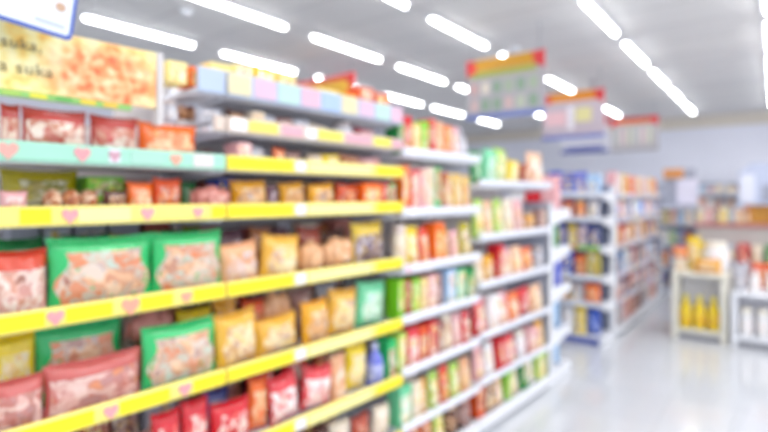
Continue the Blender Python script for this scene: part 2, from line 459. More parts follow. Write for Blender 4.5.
def smoke(x, y, lab):
    r = empty('smoke_detector', (x, y, ZC)); tag(r, lab, 'smoke detector')
    obj('base', MB().lathe([(.055, -.012), (.055, 0)], 24), WHITE, r)
    obj('sensor_head', MB().lathe([(.02, -.045), (.04, -.04), (.045, -.012)], 24), WHITE, r)
smoke(-4.15, 2.55, 'small white smoke detector on the ceiling above the food-print header board')
smoke(-2.3, 5.42, 'small white round detector on the ceiling beside the large hanging banner')
sp = empty('ceiling_hanger', (-2.1, 7.7, ZC)); tag(sp, 'thin grey rod hanging from the ceiling between the banners', 'ceiling rod')
obj('mounting_plate', MB().lathe([(.05, -.01), (.05, 0)], 16), GREY, sp); obj('rod', MB().lathe([(.012, -.3), (.012, -.01)], 10), GREY, sp)

# extra ceiling lamps of the same kind over the rest of the shop (outside the frame)
def lamp(x, y, sx, sy, w):
    l = bpy.data.lights.new('shop_lamp', 'AREA'); l.shape = 'RECTANGLE'; l.size = sx; l.size_y = sy; l.energy = w; l.color = (.99, .99, 1)
    o = bpy.data.objects.new('shop_lamp', l); col.objects.link(o); o.location = (x, y, ZC-.06)
for x in (1.2, 2.45, 3.7):
    for y in (-1.2, 1.0, 3.2, 5.4, 7.6, 9.8): lamp(x, y, .08, 1.2, LAMP_W)
for x in (-2.5, -1.27, -.05):
    lamp(x, -1.6, .08, 1.2, LAMP_W*.7); lamp(x, .1, .08, 1.2, LAMP_W*.7)
lamp(-.05, 1.8, .08, 1.2, LAMP_W*.8)

# ------------------------------------------------------------------ first shelving run
G = Frame(-1.567, .090, -3.3)
YEL, PALE, AQUA = plain('#f4e47c', .4, noise=.02), plain('#dccabc', .4, noise=.03), plain('#a4dcc4', .4, noise=.02)
SKYW = plain('#b4c4dc', .4, noise=.02)
YS, YP, PK, WT, HT = '#fbe61e', '#f8f0a0', '#f0cfd6', '#eceaf2', '#efa0a4'
def c(a, b, h): return (a, b, h, 'card')
def hrt(y, w=.022, h=HT): return (y-w, y+w, h, 'heart')
A0c = [(1.566, AQUA, [hrt(.36, .024, '#e6a89c'), hrt(.53), c(.60, .63, WT), hrt(.615, .018, '#c89aa8'), c(.66, .76, '#a9d6c4'), hrt(.80, .02, '#f0a890'), c(.86, .93, '#e6d8da')]),
       (1.397, YEL, [c(.385, .455, YS), hrt(.50), hrt(.71), c(.52, .66, YP), hrt(.875, .02), c(.925, .978, YS)]),
       (1.126, YEL, [c(.30, .44, YS), hrt(.465), c(.49, .61, YS), hrt(.66, .028, '#f3a48c'), c(.69, .79, YS), hrt(.835, .02, '#f3a48c'), c(.86, .975, YS)]),
       (.83, YEL, [c(.32, .56, YS), hrt(.605), c(.63, .78, YS), hrt(.83, .024), c(.86, .978, YS)]),
       (.555, YEL, [c(.3, .6, YS), hrt(.66), c(.7, .95, YS)]), (.28, YEL, [c(.3, .9, YS)])]
def ycards(hs=True):
    return [c(.985, 1.27, YS), c(1.285, 1.335, WT), c(1.35, 1.72, YP), c(1.76, 1.95, YS)]
A1c = [(1.825, SKYW, [c(.985+.11*i, 1.08+.11*i, ['#e0d4ac', '#d8b8cc', '#b8d8cc', '#dcb4c6', '#a8c0e4'][i % 5]) for i in range(9)], .03),
       (1.70, PALE, [c(1.0, 1.06, '#fdfdfd'), c(1.07, 1.2, '#ecd968'), c(1.22, 1.32, '#dba8b4'), c(1.34, 1.39, '#fdfdfd'), c(1.4, 1.54, '#ecdf5c'), c(1.56, 1.72, '#dca8b4'), c(1.74, 1.86, '#eadf58'), c(1.87, 1.95, '#dba8b4')]),
       (1.566, YEL, ycards()), (1.397, YEL, ycards()), (1.126, YEL, ycards()), (.83, YEL, ycards()), (.555, YEL, ycards()), (.28, YEL, ycards())]
bay('a', 'near bay with a mint-green price rail above yellow price rails', G, -.05, .98, .42, A0c, 1.70, 'shelving bays of the long food gondola')
bay('b', 'tall bay with yellow price rails and a pale blue top shelf', G, .984, 1.953, .42, A1c, 1.90, 'shelving bays of the long food gondola')
Bc = [(z, METAL, [c(2.0, 2.06, WT)] if z > .5 else []) for z in (1.67, 1.37, 1.09, .84, .58, .30)]
Bc[2] = (1.09, METAL, [c(1.985, 2.01, '#f0b4c4'), c(2.03, 2.2, WT)])
bay('c', 'white-railed bay stocked with cartons, next to the yellow-railed bays', G, 1.957, 2.70, .42, Bc, 1.74, 'shelving bays of the long food gondola')
Cc = [(z, METAL, []) for z in (1.53, 1.20, .91, .60, .32)]
bay('d', 'lower white-railed bay of pouches at the far end of the long gondola', G, 2.704, 3.76, .42, Cc, 1.60, 'shelving bays of the long food gondola')
# top shelf that carries on to the header board (short one over the near bay)
o = empty('top_shelf', G.loc(0, .78, 0), G.a); tag(o, 'short pale shelf just past the food-print header board', 'shelf')
L = .2
obj('shelf', MB().bev(-.375, -.13, .004, L-.004, 1.67, 1.688, .004).bev(-.13, -.004, .15, L-.004, 1.67, 1.688, .004), METAL, o)
r = obj('price_rail', MB().prism([(-.003, 1.672), (.010, 1.676), (.010, 1.722), (-.003, 1.726)], .16, L-.003, 'y'), PALE, o)
obj('shelf', MB().bev(-.375, -.004, .10, L-.004, 1.795, 1.813, .004), METAL, o)
r = obj('price_rail', MB().prism([(-.003, 1.797), (.010, 1.80), (.010, 1.878), (-.003, 1.882)], .10, L-.003, 'y'), SKYW, o)
obj('back_panel', MB().box(-.43, -.412, .004, L-.004, 1.702, 1.9), PANEL, o)

# header board ------------------------------------------------------
def header_mat():
    m = principled('header_print', '#f9e69a', .4, 0, .2); nt = m.node_tree; b = nt.nodes['Principled BSDF']; L = nt.links.new
    tc = nt.nodes.new('ShaderNodeTexCoord'); sp_ = nt.nodes.new('ShaderNodeSeparateXYZ'); L(tc.outputs['Object'], sp_.inputs[0])
    n = nt.nodes.new('ShaderNodeTexNoise'); n.inputs['Scale'].default_value = 22; n.inputs['Detail'].default_value = 3; L(tc.outputs['Object'], n.inputs['Vector'])
    r1 = nt.nodes.new('ShaderNodeValToRGB'); e = r1.color_ramp.elements
    e[0].position = .30; e[0].color = lin('#f6c050'); e[1].position = .62; e[1].color = lin('#fdf3b8')
    x = e.new(.46); x.color = lin('#fae48c')
    r2 = nt.nodes.new('ShaderNodeValToRGB'); e = r2.color_ramp.elements
    e[0].position = .3; e[0].color = lin('#d8562c'); e[1].position = .66; e[1].color = lin('#fbd8a8')
    x = e.new(.42); x.color = lin('#ee8a50'); x = e.new(.54); x.color = lin('#f4b27c')
    L(n.outputs['Fac'], r1.inputs['Fac'])
    n2 = nt.nodes.new('ShaderNodeTexNoise'); n2.inputs['Scale'].default_value = 38; n2.inputs['Detail'].default_value = 2; L(tc.outputs['Object'], n2.inputs['Vector']); L(n2.outputs['Fac'], r2.inputs['Fac'])
    # dish picture: printed ellipse towards the far end of the board
    mp = nt.nodes.new('ShaderNodeMapping'); mp.inputs['Location'].default_value = (0, -.335/.17, -.065/.11); mp.inputs['Scale'].default_value = (0, 1/.17, 1/.11)
    L(tc.outputs['Object'], mp.inputs['Vector'])
    g = nt.nodes.new('ShaderNodeVectorMath'); g.operation = 'LENGTH'; L(mp.outputs[0], g.inputs[0])
    w = nt.nodes.new('ShaderNodeMath'); w.operation = 'MULTIPLY_ADD'; L(n.outputs['Fac'], w.inputs[0]); w.inputs[1].default_value = .8; L(g.outputs['Value'], w.inputs[2])
    mr = nt.nodes.new('ShaderNodeMapRange'); mr.inputs['From Min'].default_value = 1.0; mr.inputs['From Max'].default_value = 1.55; mr.inputs['To Min'].default_value = 1; mr.inputs['To Max'].default_value = 0
    L(w.outputs[0], mr.inputs['Value'])
    mx = nt.nodes.new('ShaderNodeMix'); mx.data_type = 'RGBA'; L(mr.outputs[0], mx.inputs[0]); L(r1.outputs[0], mx.inputs[6]); L(r2.outputs[0], mx.inputs[7])
    L(mx.outputs[2], b.inputs['Base Color'])
    return m
hb = empty('header_board', G.loc(-.01, .27, 1.722), G.a); tag(hb, 'yellow header board printed with orange food, on top of the near bay', 'sign board')
obj('board', MB().bev(-.012, .006, -.32, .475, 0, .172, .003), header_mat(), hb)
obj('side_post', MB().bev(-.03, .008, .478, .498, -.05, .175, .003), PANEL, hb)
lw = MB(); lwm = obj('lower_strip', MB().box(-.01, .008, -.32, .40, -.016, -.001), plain('#8cc46a', .4), hb)
for i, hx in enumerate(['#e6dc40', '#5fae54', '#f2c040', '#a8cc60', '#e6dc40', '#5fae54', '#f0d040', '#f2c040']):
    obj('colour_block', MB().box(.008, .0095, -.1+.06*i, -.06+.06*i, -.014, -.003), plain(hx, .4), lwm)
def text(body, size, m, name, parent, loc, rot):
    cu = bpy.data.curves.new(name, 'FONT'); cu.body = body; cu.size = size; cu.extrude = .0008; cu.space_character = 1.12
    cu.materials.append(m)
    t = bpy.data.objects.new(name, cu); me = bpy.data.meshes.new_from_object(t); bpy.data.objects.remove(t)
    o = bpy.data.objects.new(name, me); col.objects.link(o); o.parent = parent; o.location = loc; o.rotation_euler = rot
    return o
TXT = plain('#8f805c', .5)
text('suka,', .040, TXT, 'lettering', hb, (.0085, .078, .108), (PI/2, 0, PI/2))
text('a suka', .043, TXT, 'lettering', hb, (.0085, .074, .045), (PI/2, 0, PI/2))

# hanging sign in the top corner -------------------------------------
hs = empty('hanging_sign', G.loc(.12, .468, 1.842), G.a); hs.rotation_euler = (math.radians(-7), 0, G.a)
tag(hs, 'white sign with a rounded blue border hanging above the header board', 'sign')
def rrect(y0, y1, z0, z1, r):
    p = []
    for cy, cz, a0 in ((y1-r, z1-r, 0), (y0+r, z1-r, 90), (y0+r, z0+r, 180), (y1-r, z0+r, 270)):
        for i in range(5):
            a = math.radians(a0+i*22.5); p.append((cy+r*math.cos(a), cz+r*math.sin(a)))
    return p
obj('border', MB().prism(rrect(-.62, 0, 0, .42, .012), -.004, .004, 'x'), plain('#4560b4', .4), hs)
fp = obj('face_panel', MB().prism(rrect(-.608, -.009, .009, .411, .008), .004, .006, 'x'), plain('#d9e2ea', .4, noise=.02), hs)
obj('printed_line', MB().box(.006, .0068, -.085, -.02, .022, .032), plain('#b4bcc8', .5), hs)
obj('printed_picture', MB().prism([(-.035+.012*math.cos(t*PI/6), .075+.012*math.sin(t*PI/6)) for t in range(12)], .006, .0075, 'x'), plain('#c0a088', .5), hs)

# ------------------------------------------------------------------ stock of the first run
TABLE = """U 0.792 0.847 .07 jar silver 0
U 0.865 0.970 .085 tray caramel 1
U 0.911 1.011 .07 bag silver 0
U 1.028 1.104 .075 bag chocolate 0
U 1.111 1.168 .07 box cream 0
U 1.168 1.245 .08 bag silver 0
U 1.254 1.337 .075 bag mocha 0
U 1.337 1.426 .08 bag silver 0
U 1.436 1.543 .07 bag cream 0
U 1.555 1.672 .08 jar silver 0
U 1.691 1.821 .08 bag berry 0
P 0.792 0.861 0.07 box butter 0
P 0.868 0.934 0.065 box orange 0
P 0.941 1.028 0.095 box butter 0
P 1.035 1.119 0.105 box butter 0
P 1.127 1.219 0.115 box sunny 0
P 1.228 1.318 0.110 box butter 0
P 1.327 1.426 0.08 box peach 0
P 1.436 1.555 0.085 box butter 0
P 1.566 1.672 0.08 box sunny 0
P 1.684 1.787 .13 box tangerine 0
P 1.794 1.904 .12 box redyellow 0
M 0.363 0.404 .138 bag redbeige 0
M 0.411 0.566 .137 bag redbeige 0
M 0.580 0.712 .135 bag redbeige 0
M 0.719 0.911 .13 bag orange 0
M 0.982 1.074 .07 bread mocha 1
M 1.050 1.111 .085 box blush 0
M 1.119 1.193 .085 bag silver 0
M 1.245 1.294 .09 bag silver 1
M 1.232 1.290 .085 bag orange 0
M 1.299 1.396 .08 bag mocha 0
M 1.406 1.489 .07 tray cream 0
M 1.494 1.600 .08 bag sunny 0
M 1.612 1.735 .085 bag caramel 0
M 1.748 1.897 .085 bag blush 0
A 0.360 0.422 .075 bag blush 0
A 0.388 0.580 .14 bag olive 1
A 0.450 0.604 .08 tray caramel 0
A 0.591 0.704 .12 box lime 1
A 0.615 0.685 .08 bag chocolate 0
A 0.685 0.763 .105 bag orange 0
A 0.766 0.857 .12 bag tangerine 0
A 0.916 0.970 .115 bag forest 1
A 0.889 1.050 .10 bread salmon 0
A 1.040 1.116 .125 box blue 1
A 1.065 1.219 .125 bag amber 0
A 1.228 1.281 .11 bag plum 0
A 1.290 1.416 .125 bag amber 0
A 1.426 1.566 .125 bag amber 0
A 1.577 1.697 .12 bag tangerine 0
A 1.709 1.841 .12 box orange 0
A 1.848 1.890 .12 box crimson 0
A 1.897 1.941 .12 box green 0
C 0.339 0.467 .19 bag redtop 0
C 0.470 0.757 .215 bag green 0
C 0.760 1.007 .215 bag green 0
C 0.425 0.502 .235 box silver 2
C 0.510 0.591 .235 box silver 2
C 0.599 0.697 .235 box silver 2
C 0.706 0.807 .235 box silver 2
C 0.821 0.917 .235 box brick 2
C 0.924 0.952 .235 box silver 2
C 0.987 1.059 .22 bag olive 2
C 0.365 0.490 .215 bag forest 1
C 0.542 0.673 .215 bag forest 1
C 0.679 0.836 .21 bag olive 1
C 0.850 0.986 .215 bag forest 1
C 1.074 1.197 .21 bag plum 1
C 1.011 1.168 0.171 bag peach 0
C 1.213 1.307 .21 bag caramel 1
C 1.176 1.351 0.188 bag butterpack 0
C 1.319 1.427 .20 bag plum 1
C 1.361 1.489 0.148 bread tan 0
C 1.456 1.593 .20 bag brick 1
C 1.494 1.684 0.160 bread tan 0
C 1.620 1.747 .18 bag chocolate 1
C 1.703 1.919 0.217 bag grape 0
E 0.327 0.458 .145 bag pinkpack 0
E 0.462 0.722 .155 bag pinkpack 0
E 0.728 0.988 .21 bag green 0
E 0.365 0.469 .24 bag sunny 1
E 0.469 0.710 .245 bag green 1
E 0.720 0.894 .115 bread salmon 1
E 0.901 1.033 .22 bag sunny 1
E 0.992 1.168 0.217 bag butterpack 0
E 1.040 1.145 .235 pouch amber 1
E 1.152 1.253 .22 bag tangerine 1
E 1.176 1.376 0.160 bag butterpack 0
E 1.269 1.427 .24 bread tan 1
E 1.386 1.532 0.194 bag amber 0
E 1.446 1.567 .23 bag mocha 1
E 1.543 1.709 0.217 bag butterpack 0
E 1.588 1.711 .23 bag silver 1
E 1.722 1.912 0.228 bag mintpack 0
F 0.661 0.753 .16 bag mocha 0
F 0.760 0.854 .20 bag crimson 0
F 0.861 0.957 .21 bag crimson 0
F 1.002 1.109 .17 bag bluesilver 1
F 0.968 1.127 .165 bag crimson 0
F 1.135 1.219 0.205 bag orange 0
F 1.228 1.366 0.205 bag redwhite 0
F 1.372 1.515 .23 bag crimson 1
F 1.205 1.337 .23 bag crimson 1
F 1.376 1.532 0.194 bag redwhite 0
F 1.543 1.636 .20 pouch peach 0
F 1.535 1.643 .225 pouch brick 1
F 1.648 1.780 0.225 bag sunny 0
F 1.787 1.883 .20 bottle lilac 0
F 1.890 1.948 .20 box green 0
G 1.080 1.168 .18 bag chocolate 0
G 1.176 1.290 .18 bag cream 0
G 1.299 1.416 .18 bag brick 0
G 1.426 1.543 .18 bag chocolate 0
G 1.555 1.672 .17 bag cream 0
G 1.684 1.800 .17 bag brick 0
G 1.814 1.926 .17 bag cream 0
N0 2.011 2.076 .19 box crimson 0
N0 1.965 2.011 .16 box forest 0
N0 2.084 2.151 .16 box butter 0
N0 2.159 2.220 .18 box lime 0
N0 2.229 2.284 .20 box crimson 0
N0 2.293 2.359 .19 box peach 0
N0 2.369 2.438 .18 box orange 0
N0 2.448 2.509 .18 box blush 0
N0 2.530 2.638 .19 bottle silver 0
N1 1.997 2.055 .24 box orange 0
N1 2.064 2.142 .22 box redwhite 0
N1 2.151 2.205 .23 box blush 0
N1 2.214 2.270 .24 box cream 0
N1 2.280 2.338 .24 box green 0
N1 2.348 2.398 .22 box brick 0
N1 2.409 2.503 .22 pouch confetti 0
N1 2.514 2.602 .22 pouch confetti 0
N1 2.614 2.695 .21 pouch confetti 0
N2 1.981 2.064 .22 jar cream 0
N2 2.072 2.169 .21 pouch sunny 0
N2 2.178 2.270 .20 pouch redyellow 0
N2 2.280 2.368 .22 box orange 0
N2 2.378 2.461 .18 pouch amber 0
N2 2.471 2.569 .17 pouch blush 0
N2 2.580 2.695 .21 pouch olive 0
N3 1.965 2.014 .2 box lime 0
N3 2.022 2.072 .19 box brick 0
N3 2.081 2.142 .19 box lime 0
N3 2.151 2.214 .18 box butter 0
N3 2.223 2.299 .19 box blush 0
N3 2.309 2.388 .19 jar mocha 0
N3 2.398 2.492 .20 box sky 0
N3 2.503 2.591 .19 box mintpack 0
N3 2.602 2.695 .19 box forest 0
N4 1.965 2.030 .19 box limepack 0
N4 2.039 2.133 .20 box redwhite 0
N4 2.142 2.214 .19 box tangerine 0
N4 2.223 2.309 .20 box crimson 0
N4 2.319 2.388 .18 box mocha 0
N4 2.398 2.492 .20 pouch cream 0
N4 2.503 2.591 .19 pouch blush 0
N4 2.602 2.695 .19 pouch redwhite 0
N5 1.973 2.072 .2 box mintpack 0
N5 2.081 2.160 .19 box cream 0
N5 2.169 2.251 .18 pouch amber 0
N5 2.270 2.358 .19 pouch limepack 0
N5 2.368 2.461 .20 pouch redyellow 0
N5 2.471 2.569 .19 pouch limepack 0
N5 2.580 2.695 .19 pouch peach 0
N6 2.000 2.088 .17 pouch forest 0
N6 2.097 2.189 .17 pouch redyellow 0
N6 2.198 2.296 .17 pouch tangerine 0
N6 2.306 2.410 .17 pouch limepack 0
N6 2.421 2.530 .17 jar chocolate 0
N6 2.542 2.695 .16 jar mocha 0
Q0 2.725 2.850 .22 bag forest 0
Q0 2.864 3.012 .24 bag mintpack 0
Q0 3.027 3.168 .26 bag limepack 0
Q0 3.185 3.336 .18 bag sunny 0
Q0 3.353 3.459 .15 box brick 0
Q0 3.477 3.745 .25 pouch peachcream 0
Q1 2.739 2.850 .24 pouch limepack 0
Q1 2.864 2.966 .23 pouch peachcream 0
Q1 2.981 3.105 .24 pouch limepack 0
Q1 3.120 3.251 .24 pouch cream 0
Q1 3.267 3.405 .23 pouch blush 0
Q1 3.423 3.589 .15 jar amber 0
Q1 3.608 3.745 .16 box mocha 0
Q2 2.739 2.850 .2 pouch cream 0
Q2 2.864 2.981 .17 pouch amber 0
Q2 2.996 3.058 .23 box crimson 0
Q2 3.073 3.217 .2 pouch blush 0
Q2 3.234 3.388 .2 pouch peachcream 0
Q2 3.405 3.551 .18 pouch orange 0
Q2 3.570 3.745 .17 jar silver 0
Q3 2.739 2.864 .22 pouch redwhite 0
Q3 2.879 3.012 .22 box white 0
Q3 3.027 3.168 .22 pouch blush 0
Q3 3.185 3.336 .2 pouch orange 0
Q3 3.353 3.514 .22 bag crimson 0
Q3 3.533 3.725 .2 pouch peachcream 0
Q4 2.739 2.850 .2 pouch blush 0
Q4 2.864 2.981 .2 pouch white 0
Q4 2.996 3.120 .2 box crimson 0
Q4 3.136 3.267 .2 pouch redwhite 0
Q4 3.284 3.423 .19 jar white 0
Q4 3.441 3.589 .18 box blush 0
Q4 3.608 3.745 .2 pouch amber 0
Q5 2.725 2.822 .18 box tangerine 0
Q5 2.836 2.952 .19 box chocolate 0
Q5 2.966 3.089 .19 pouch peachcream 0
Q5 3.105 3.185 .19 box lime 0
Q5 3.201 3.318 .18 pouch cream 0
Q5 3.336 3.441 .19 box forest 0
Q5 3.459 3.570 .18 pouch white 0
Q5 3.589 3.745 .19 box limepack 0"""
SH = {'U': (1.69, 'narrow shelf under the blue top rail', 'packs on the narrow upper shelf'),
      'P': (1.815, 'topmost pale blue shelf', 'low cartons along the topmost shelf'),
      'M': (1.556, 'mint-railed shelf or its yellow extension', 'packs on the mint-railed shelf'),
      'A': (1.387, 'first full yellow-railed shelf', 'packs on the first yellow-railed shelf'),
      'C': (1.116, 'second yellow-railed shelf', 'packs on the second yellow-railed shelf'),
      'E': (.82, 'third yellow-railed shelf', 'packs on the third yellow-railed shelf'),
      'F': (.545, 'fourth yellow-railed shelf', 'packs on the fourth yellow-railed shelf'),
      'G': (.27, 'lowest yellow-railed shelf', 'packs on the lowest yellow-railed shelf')}
for i, z in enumerate((1.67, 1.37, 1.09, .84, .58, .30)): SH['N%d' % i] = (z-.01, ('top' if i == 0 else ORD[i])+' shelf of the carton bay', 'packs on carton bay shelf '+ORD[i])
SH['N6'] = (.093, 'bottom deck of the carton bay', 'packs on carton bay deck')
for i, z in enumerate((1.53, 1.20, .91, .60, .32)): SH['Q%d' % i] = (z-.01, ('top' if i == 0 else ORD[i])+' shelf of the far pouch bay', 'packs on pouch bay shelf '+ORD[i])
SH['Q5'] = (.093, 'bottom deck of the far pouch bay', 'packs on pouch bay deck')
byS = {}
for l in TABLE.split('\n'):
    s, a, b, h, kd, cc, r = l.split()
    byS.setdefault(s, []).append((float(a), float(b), float(h), kd, cc, int(r)))
BACK = {'A': .125, 'C': .215, 'E': .245, 'F': .215, 'G': .2}
for s, rows in byS.items():
    z, ph, gp = SH[s]
    if s in BACK:
        y = .52 if s != 'C' else 1.06
        y0_ = y
        used2 = [q for q in rows if q[5] == 1]
        i = 0
        while y < 1.86:
            w_ = random.uniform(.085, .12)
            if y+w_ < 1.94 and not (y < .99 < y+w_):
                rows.append((y, y+w_-.004, BACK[s]*random.uniform(.82, 1), ['pouch', 'box'][i % 2], ['mocha', 'plum', 'caramel', 'silver', 'brick', 'salmon', 'cream'][(i*3+len(s)+ord(s)) % 7], 2))
            y += w_; i += 1
    stock(rows, G, z, ph, gp)

# a second pack of rolls lying on top of the one behind the green bags
_r = [o for o in col.objects if o.get('label', '').startswith('salmon pink bag of rolls on the third')][0]
_q = copy_tree(_r); _q.location.z += .121; _q.rotation_euler.z += .06
_q.location.z += .004
tag(_q, 'upper salmon pink bag of rolls, stacked on another on the third yellow-railed shelf', 'bread', 'packs on the third yellow-railed shelf')
_r['label'] = 'lower salmon pink bag of rolls, under another on the third yellow-railed shelf'

# ------------------------------------------------------------------ end display of the first run
e1 = G.loc(-.02, 4.225, 0)
E1 = Frame(e1[0], e1[1], -3.3+90)
def endcap(fr, W, depth, zs, height, label, panel):
    root = empty('end_display', fr.loc(0, 0, 0), fr.a); tag(root, label, 'shelving', 'end-of-aisle displays')
    obj('back_panel', MB().box(-depth, -depth+.02, .01, W-.01, .03, height), panel, root)
    for y in (0, W-.05):
        obj('upright', MB().bev(-depth, -depth+.07, y, y+.05, 0, height, .006), WHITE, root)
    obj('base_shelf', MB().bev(-depth+.072, 0, .005, W-.005, 0, .085, .008), WHITE, root)
    for z in zs:
        s = MB().bev(-depth+.072, -.006, .03, W-.03, z-.03, z-.012, .003)
        obj('shelf', s, METAL, root)
        for y in (.004, W-.026):
            obj('bracket', MB().prism([(-depth+.072, z-.11), (-.02, z-.05), (0, z-.04), (0, z+.015), (-depth+.072, z+.015)], y, y+.02, 'y'), WHITE, root)
        obj('price_rail', MB().bev(-.004, .008, .03, W-.03, z-.028, z+.02, .003), METAL, root)
    return root
ez1 = (1.33, 1.03, .72, .38)
endcap(E1, .93, .43, ez1, 1.40, 'white end display closing the long food gondola at the cross aisle', plain('#b9bfd0', .5))
def fill(fr, y0, y1, z, hs, kinds, cols, n, phrase, group, dirn='', row=0, depth=(.02, .13, .25)):
    w = (y1-y0)/n; rows = []
    for i in range(n):
        rows.append((y0+i*w+.003, y0+(i+1)*w-.003, random.uniform(*hs), kinds[i % len(kinds)], cols[i % len(cols)], row))
    stock(rows, fr, z, phrase, group, depth, dirn)
for z, ks, cs, nm in ((1.32, ['box'], ['blush', 'crimson', 'white'], 'top'), (1.02, ['pouch', 'box'], ['forest', 'silver', 'navy'], 'second'), (.71, ['box', 'pouch'], ['lilac', 'brick', 'navy'], 'third'),
                  (.37, ['bag'], ['sky', 'lilac', 'blue'], 'fourth'), (.087, ['bag'], ['sky', 'blue', 'white'], 'lowest')):
    fill(E1, .04, .46, z, (.2, .24) if z < 1.3 else (.28, .34), ks, cs, 3, nm+' shelf of the near end display', 'packs on the near end display, '+nm+' shelf', depth=(.10, .2, .25))

# ------------------------------------------------------------------ second shelving run
E2 = Frame(-2.16, 5.16, -90)     # faces the camera; its y runs towards the open aisle
W2 = .87
root2 = endcap(E2, W2, .43, (1.47, 1.23, .95, .66, .40), 1.56, 'second end display with blue packs facing the cross aisle', plain('#8c94ae', .5))
obj('base_strip', MB().box(.001, .006, .05, W2-.05, .01, .07), plain('#4a5aa8', .4), root2)
S2 = [('1.46', ['box'], ['silver', 'silver', 'blue', 'blue', 'lilac', 'sky'], (.19, .24), 6, 'topmost shelf'),
      ('1.22', ['jar', 'pouch'], ['silver', 'caramel', 'silver', 'tangerine', 'orange', 'silver'], (.17, .20), 6, 'second shelf'),
      ('0.94', ['pouch', 'box'], ['navy', 'amber', 'silver', 'blue', 'sunny', 'bluesilver'], (.21, .24), 7, 'third shelf'),
      ('0.65', ['bag', 'box'], ['navy', 'plum', 'tangerine', 'blue', 'orange', 'olive'], (.22, .25), 6, 'fourth shelf'),
      ('0.39', ['bag', 'pouch'], ['brick', 'sky', 'amber', 'silver', 'orange', 'crimson'], (.19, .22), 5, 'fifth shelf'),
      ('0.087', ['pouch', 'bag'], ['navy', 'orange', 'silver', 'white', 'sunny', 'blue'], (.24, .27), 6, 'lowest shelf')]
for z, ks, cs, hs_, n, nm in S2:
    fill(E2, .06, .81, float(z), hs_, ks, cs, n, nm+' of the blue-stocked display', 'packs on the blue end display, '+nm, ' from the left')
st = obj('shelf_edge_strip', MB().box(.009, .013, .05, .82, .93, .968), plain('#8fc84a', .4)); st.location = E2.loc(0, 0, 0); st.rotation_euler = (0, 0, E2.a)
tag(st, 'lime and orange edge strip across the blue-stocked end display', 'edge strip')
for i, hx in enumerate(['#f0a030', '#f0c040', '#e88a30']):
    obj('printed_block', MB().box(.013, .0145, .08+.2*i, .22+.2*i, .934, .964), plain(hx, .4), st)

H2 = Frame(-1.28, 5.60, 0)
names = ['nearest', 'middle', 'farthest']
side_cols = [['blush', 'redwhite', 'white', 'peachcream', 'confetti', 'cream', 'orange'],
             ['lilac', 'bluesilver', 'white', 'blush', 'sky', 'silver'],
             ['peachcream', 'amber', 'bluesilver', 'redyellow', 'white', 'mocha'],
             ['silver', 'navy', 'blush', 'sky', 'plum', 'white'],
             ['mocha', 'brick', 'silver', 'blush', 'plum', 'bluesilver'],
             ['plum', 'salmon', 'silver', 'mocha', 'blush']]
for b_ in range(3):
    y0 = .82*b_
    lv = (1.45, 1.2, .93, .64, .36)
    bay('s', names[b_]+' bay of the second shelving run beyond the cross aisle', H2, y0, y0+.816, .42, [(z, plain('#c3c7d6', .4), [(y0+.03+.128*q, y0+.03+.128*q+.1, ['#f0c8cc', '#f3e6a8', '#cfd9f0', '#e8b8a8', '#f6f4f6', '#b8c4e4'][(q*5+int(z*10)+b_) % 6], 'card') for q in range(6)]) for z in lv], 1.5, 'bays of the second shelving run')
    for i, z in enumerate(lv+(.103,)):
        cs = side_cols[i][b_:]+side_cols[i][:b_]
        fill(H2, y0+.02, y0+.79, z-.01, (.22, .26) if i in (0,) else (.19, .225), [['box', 'pouch'], ['pouch', 'jar'], ['box', 'jar', 'pouch'], ['pouch', 'box'], ['bag', 'pouch'], ['box', 'bag']][i], cs, 7 if b_ < 2 else 6,
             ORD[i]+' shelf down, '+names[b_]+' second-run bay', 'packs in the second run, '+names[b_]+' bay, '+ORD[i]+' shelf')

# ------------------------------------------------------------------ hanging banners
def banner(x0, x1, y, z0, z1, label, body, top, border, sections, rot=0):
    r = empty('hanging_banner', ((x0+x1)/2, y, z0)); tag(r, label, 'banner', 'banners hanging from the ceiling')
    w = (x1-x0)/2; h = z1-z0
    obj('board', MB().bev(-w, w, -.008, .008, 0, h, .003), plain(body, .5), r)
    f = -.0085
    t = obj('top_band', MB().box(-w, w, f-.002, f, h*.80, h), plain(top, .45), r)
    obj('corner_block', MB().prism([(-w, h*.72), (-w+.12, h*.80), (-w+.09, h), (-w, h)], f-.004, f-.002, 'y'), plain('#d8383c', .45), r)
    obj('corner_block', MB().prism([(w, h*.72), (w, h), (w-.13, h), (w-.1, h*.80)], f-.004, f-.002, 'y'), plain('#d8383c', .45), r)
    obj('bottom_band', MB().box(-w, w, f-.002, f, 0, h*.09), plain(border, .45), r)
    for (a, b, c0, d, hx) in sections:
        obj('printed_block', MB().box(-w+a*2*w, -w+b*2*w, f-.003, f, c0*h, d*h), plain(hx, .5), r)
    for s in (-1, 1):
        obj('hanging_wire', MB().lathe([(.003, h), (.003, 3.1-z0)], 6, s*(w-.06), 0), GREY, r)
    return r
sec1 = [(.06, .9, .70, .79, '#a9b04a')]
rr = random.Random(3)
for row in (.14, .42):
    for i in range(6):
        a = .06+i*.15; sec1.append((a, a+.10, row, row+.19, rr.choice(['#a8b89c', '#d6b8b4', '#bfc8b0', '#cfa8a4', '#8ea88c', '#e3d9c8'])))
banner(-2.52, -1.70, 4.7, 2.22, 2.82, 'large hanging banner with product pictures, yellow top and red corners', '#b2aeb2', '#d0961c', '#7484c0', sec1)
banner(-2.52, -1.72, 6.86, 2.20, 2.82, 'pinkish white hanging banner with orange top behind the picture banner', '#c8bac2', '#e08c1c', '#6674bc',
       [(.05, .4, .3, .6, '#ecc4c8'), (.55, .8, .35, .65, '#e3dc9c'), (.42, .52, .2, .7, '#f3eef2')])
banner(-2.75, -2.03, 8.3, 2.12, 2.70, 'hanging banner with a dark blue lower edge, mostly hidden behind another', '#d9dae2', '#e8a030', '#3f4c9c', [(.1, .9, .1, .2, '#7078b4')])
